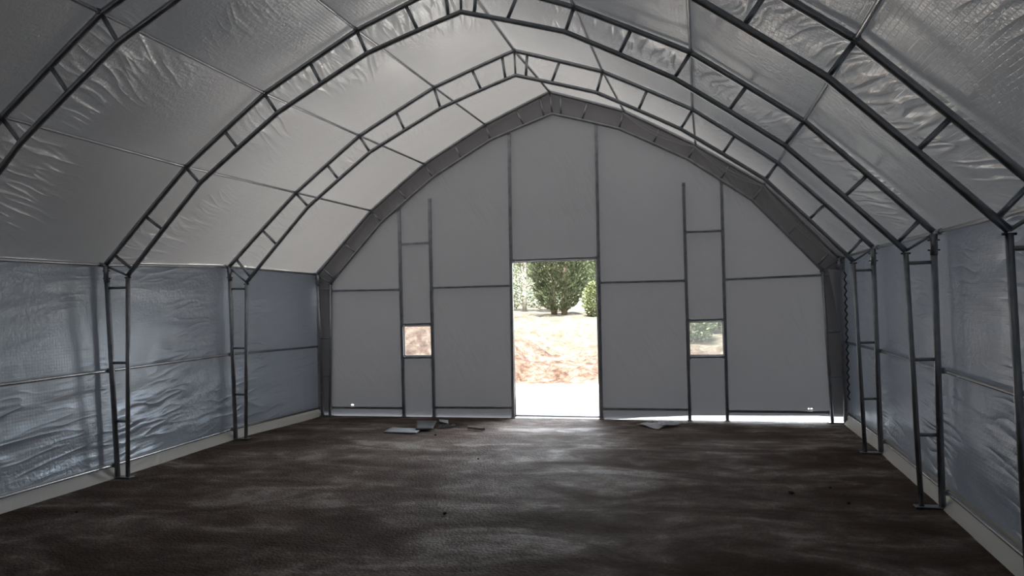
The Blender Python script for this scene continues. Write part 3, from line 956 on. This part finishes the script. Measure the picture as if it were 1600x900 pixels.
def leaves(centers, dirs, size, rs):
    """one four-cornered leaf spray per centre"""
    n = len(centers)
    d = dirs / (np.linalg.norm(dirs, axis=1, keepdims=True) + 1e-9)
    rv = rs.normal(size=(n, 3)); s = np.cross(d, rv); s /= np.linalg.norm(s, axis=1, keepdims=True) + 1e-9
    L = size[0] * rs.uniform(0.6, 1.3, (n, 1)); Wd = size[1] * rs.uniform(0.6, 1.3, (n, 1))
    a = centers; b_ = centers + d * L * 0.5 + s * Wd * 0.5; c_ = centers + d * L; e = centers + d * L * 0.5 - s * Wd * 0.5
    V = np.stack([a, b_, c_, e], 1).reshape(-1, 3)
    F = np.arange(4 * n).reshape(n, 4)
    return V, F

def tree(name, label, cat, x, y, z0, prof, n, lsz, lm, bm_, trunk_h, trunk_r, seed, up=0.8, fill=0.35, lean=0, grp='trees and bushes outside', trunks=1):
    """prof: list of (height, radius) of the crown"""
    rs = np.random.RandomState(seed)
    root = thing(name, label, cat, (x, y, z0), grp)
    hs = np.array([q[0] for q in prof]); rr = np.array([q[1] for q in prof])
    w = np.interp(np.linspace(hs[0], hs[-1], 200), hs, rr); hh = np.linspace(hs[0], hs[-1], 200)
    h = rs.choice(hh, n, p=w / w.sum()) + rs.normal(0, 0.02, n)
    an = rs.uniform(0, 2 * np.pi, n)
    R_ = np.interp(h, hs, rr) * (1 + 0.28 * vnoise(an * 2.2, h * 1.6, seed) + 0.15 * vnoise(an * 5, h * 4, seed + 1))
    q = rs.uniform(fill, 1.0, n) ** 0.5
    cx = R_ * q * np.cos(an); cy = R_ * q * np.sin(an)
    Cc = np.stack([cx + lean * h, cy, h], 1)
    D = np.stack([np.cos(an), np.sin(an), np.full(n, up)], 1) + rs.normal(0, 0.45, (n, 3))
    V, F = leaves(Cc, D, lsz, rs)
    me = bpy.data.meshes.new('foliage'); me.from_pydata(V.tolist(), [], F.tolist()); me.materials.append(lm)
    fo = bpy.data.objects.new('foliage', me); C.objects.link(fo); fo.parent = root
    for k in range(trunks):
        bm = bmesh.new()
        ox = (k - (trunks - 1) / 2) * trunk_r * 3.0
        top = hs[0] + (hs[-1] - hs[0]) * 0.7
        pts = [Vector((x + ox, y, z0 - 0.25)), Vector((x + ox * 1.3 + lean * trunk_h, y, z0 + trunk_h)), Vector((x + ox * 1.8 + lean * top, y, z0 + top))]
        tube(bm, pts, trunk_r, 8)
        for i_ in range(5):
            a_ = i_ * 2.4 + k; hb = trunk_h + (top - trunk_h) * (0.1 + 0.15 * i_)
            rb = float(np.interp(hb + 0.3, hs, rr)) * 0.75
            s_ = Vector((x + ox * 1.4 + lean * hb, y, z0 + hb))
            tube(bm, [s_, s_ + Vector((math.cos(a_) * rb, math.sin(a_) * rb, 0.45))], trunk_r * 0.4, 6)
        obj('trunk', bm, bm_, root, smooth=True)
    return root
def gz(x, y): return float(ground_z(np.array([x]), np.array([y]))[0])

tree('cypress_tree', 'dense dark green tree with drooping rounded crown in the doorway', 'tree', -3.75, 32, gz(-3.75, 32),
     [(0.15, 0.30), (0.35, 0.65), (0.8, 0.98), (1.5, 1.16), (2.8, 1.28), (4.2, 1.25), (5.6, 1.0), (7.0, 0.3)], 26000, (0.15, 0.055), dark_leaf, bark, 0.6, 0.13, 11, up=1.1, fill=0.1, trunks=2)
tree('cypress_tree', 'smaller grey green tree behind the right side of the dense dark tree', 'tree', -2.45, 35.6, gz(-2.45, 35.6),
     [(0.5, 0.2), (0.9, 0.5), (1.8, 0.72), (2.8, 0.70), (3.8, 0.2)], 7000, (0.14, 0.05), green_leaf, bark, 0.9, 0.07, 12, up=1.0, fill=0.1)
tree('pale_tree', 'thin pale trunked tree with faded sparse leaves left of the dark tree', 'tree', -6.25, 29, gz(-6.25, 29),
     [(0.5, 0.5), (1.5, 1.1), (3.0, 1.4), (5.0, 1.0), (6.0, 0.3)], 5200, (0.13, 0.05), pale_leaf, pale_bark, 1.2, 0.09, 13, up=0.2, fill=0.1)
tree('pale_tree', 'pale olive tree behind and left of the dense dark tree', 'tree', -6.6, 38, gz(-6.6, 38),
     [(0.2, 1.0), (1.5, 2.0), (3.2, 2.2), (5.0, 1.6), (6.0, 0.5)], 9000, (0.18, 0.07), pale_leaf, pale_bark, 0.9, 0.12, 14, up=0.2, fill=0.1)
tree('leafy_bush', 'bright lime green bush at the right edge of the doorway view', 'bush', -2.05, 31, gz(-2.05, 31),
     [(0.0, 0.3), (0.4, 0.5), (0.9, 0.5), (1.4, 0.2)], 2600, (0.12, 0.06), lime_leaf, bark, 0.3, 0.03, 15, up=0.4, fill=0.1)
for i, (x, y, hgt_, rad, lab, lm) in enumerate((
        (1.75, 22.0, 1.5, 0.75, 'grey green bush filling the left half of the right window', green_leaf),
        (2.55, 24.0, 1.1, 0.8, 'low sparse bush in the right half of the right window', green_leaf),
        (1.2, 27.0, 2.6, 1.2, 'taller bush seen high behind the others in the right window', green_leaf),
        (2.9, 29.0, 1.5, 0.9, 'pale bush farther back at the right of the right window', pale_leaf))):
    tree('leafy_bush', lab, 'bush', x, y, gz(x, y), [(0.05, rad * 0.6), (hgt_ * 0.4, rad), (hgt_ * 0.75, rad * 0.8), (hgt_, rad * 0.2)],
         3200, (0.13, 0.05), lm, bark, 0.3, 0.03, 40 + i, up=0.6, fill=0.05)
# woods on the slope behind
wood_leaf = leaf_mat('wood_leaf', (0.05, 0.07, 0.055), (0.10, 0.125, 0.095), (0.17, 0.19, 0.14))
rw = random.Random(5)
places = [(-24, 60), (-17.5, 60), (-8.2, 58), (-3, 68), (1.6, 58), (8, 66), (-22, 78), (-5, 84), (4, 80)]
labs = ['front row, outermost on the left', 'front row, second from the left', 'front row, behind the dense dark tree', 'front row, just right of the dense dark tree', 'front row, behind the right window bushes',
        'front row, outermost on the right', 'higher row, left', 'higher row, centre', 'higher row, right']
for (x, y), l_ in zip(places, labs):
    tree('hillside_tree', 'rounded tree on the wooded slope behind, ' + l_, 'tree', x, y, gz(x, y),
         [(0.2, 1.8), (2, 3.0), (4.5, 3.1), (6.5, 2.2), (8, 0.6)], 2600, (0.55, 0.28), wood_leaf, bark, 1.0, 0.2, int(100 + x * 3 + y), up=0.4, fill=0.1, grp='trees on the slope behind')

# unseen big trees, added so their crowns darken the near bays
for (x, y, r_, n_, l_) in ((-6.6, 0.0, 4.9, 13000, 'on the left'), (6.4, 2.4, 5.4, 18000, 'on the right'), (0.6, -2.5, 6.4, 22000, 'behind the rear end')):
    tree('added_shade_tree', 'unseen leafy tree added to shade the near end of the tent, ' + l_, 'tree', x, y, -0.09,
         [(6.2, 0.45 * r_), (7.5, 0.9 * r_), (9.5, r_), (12.0, 0.8 * r_), (14.0, 0.25 * r_)], n_, (0.62, 0.34), wood_leaf, bark, 5.0, 0.24, int(200 + x * 7), up=0.3, fill=0.02, grp='unseen trees added to shade the tent')
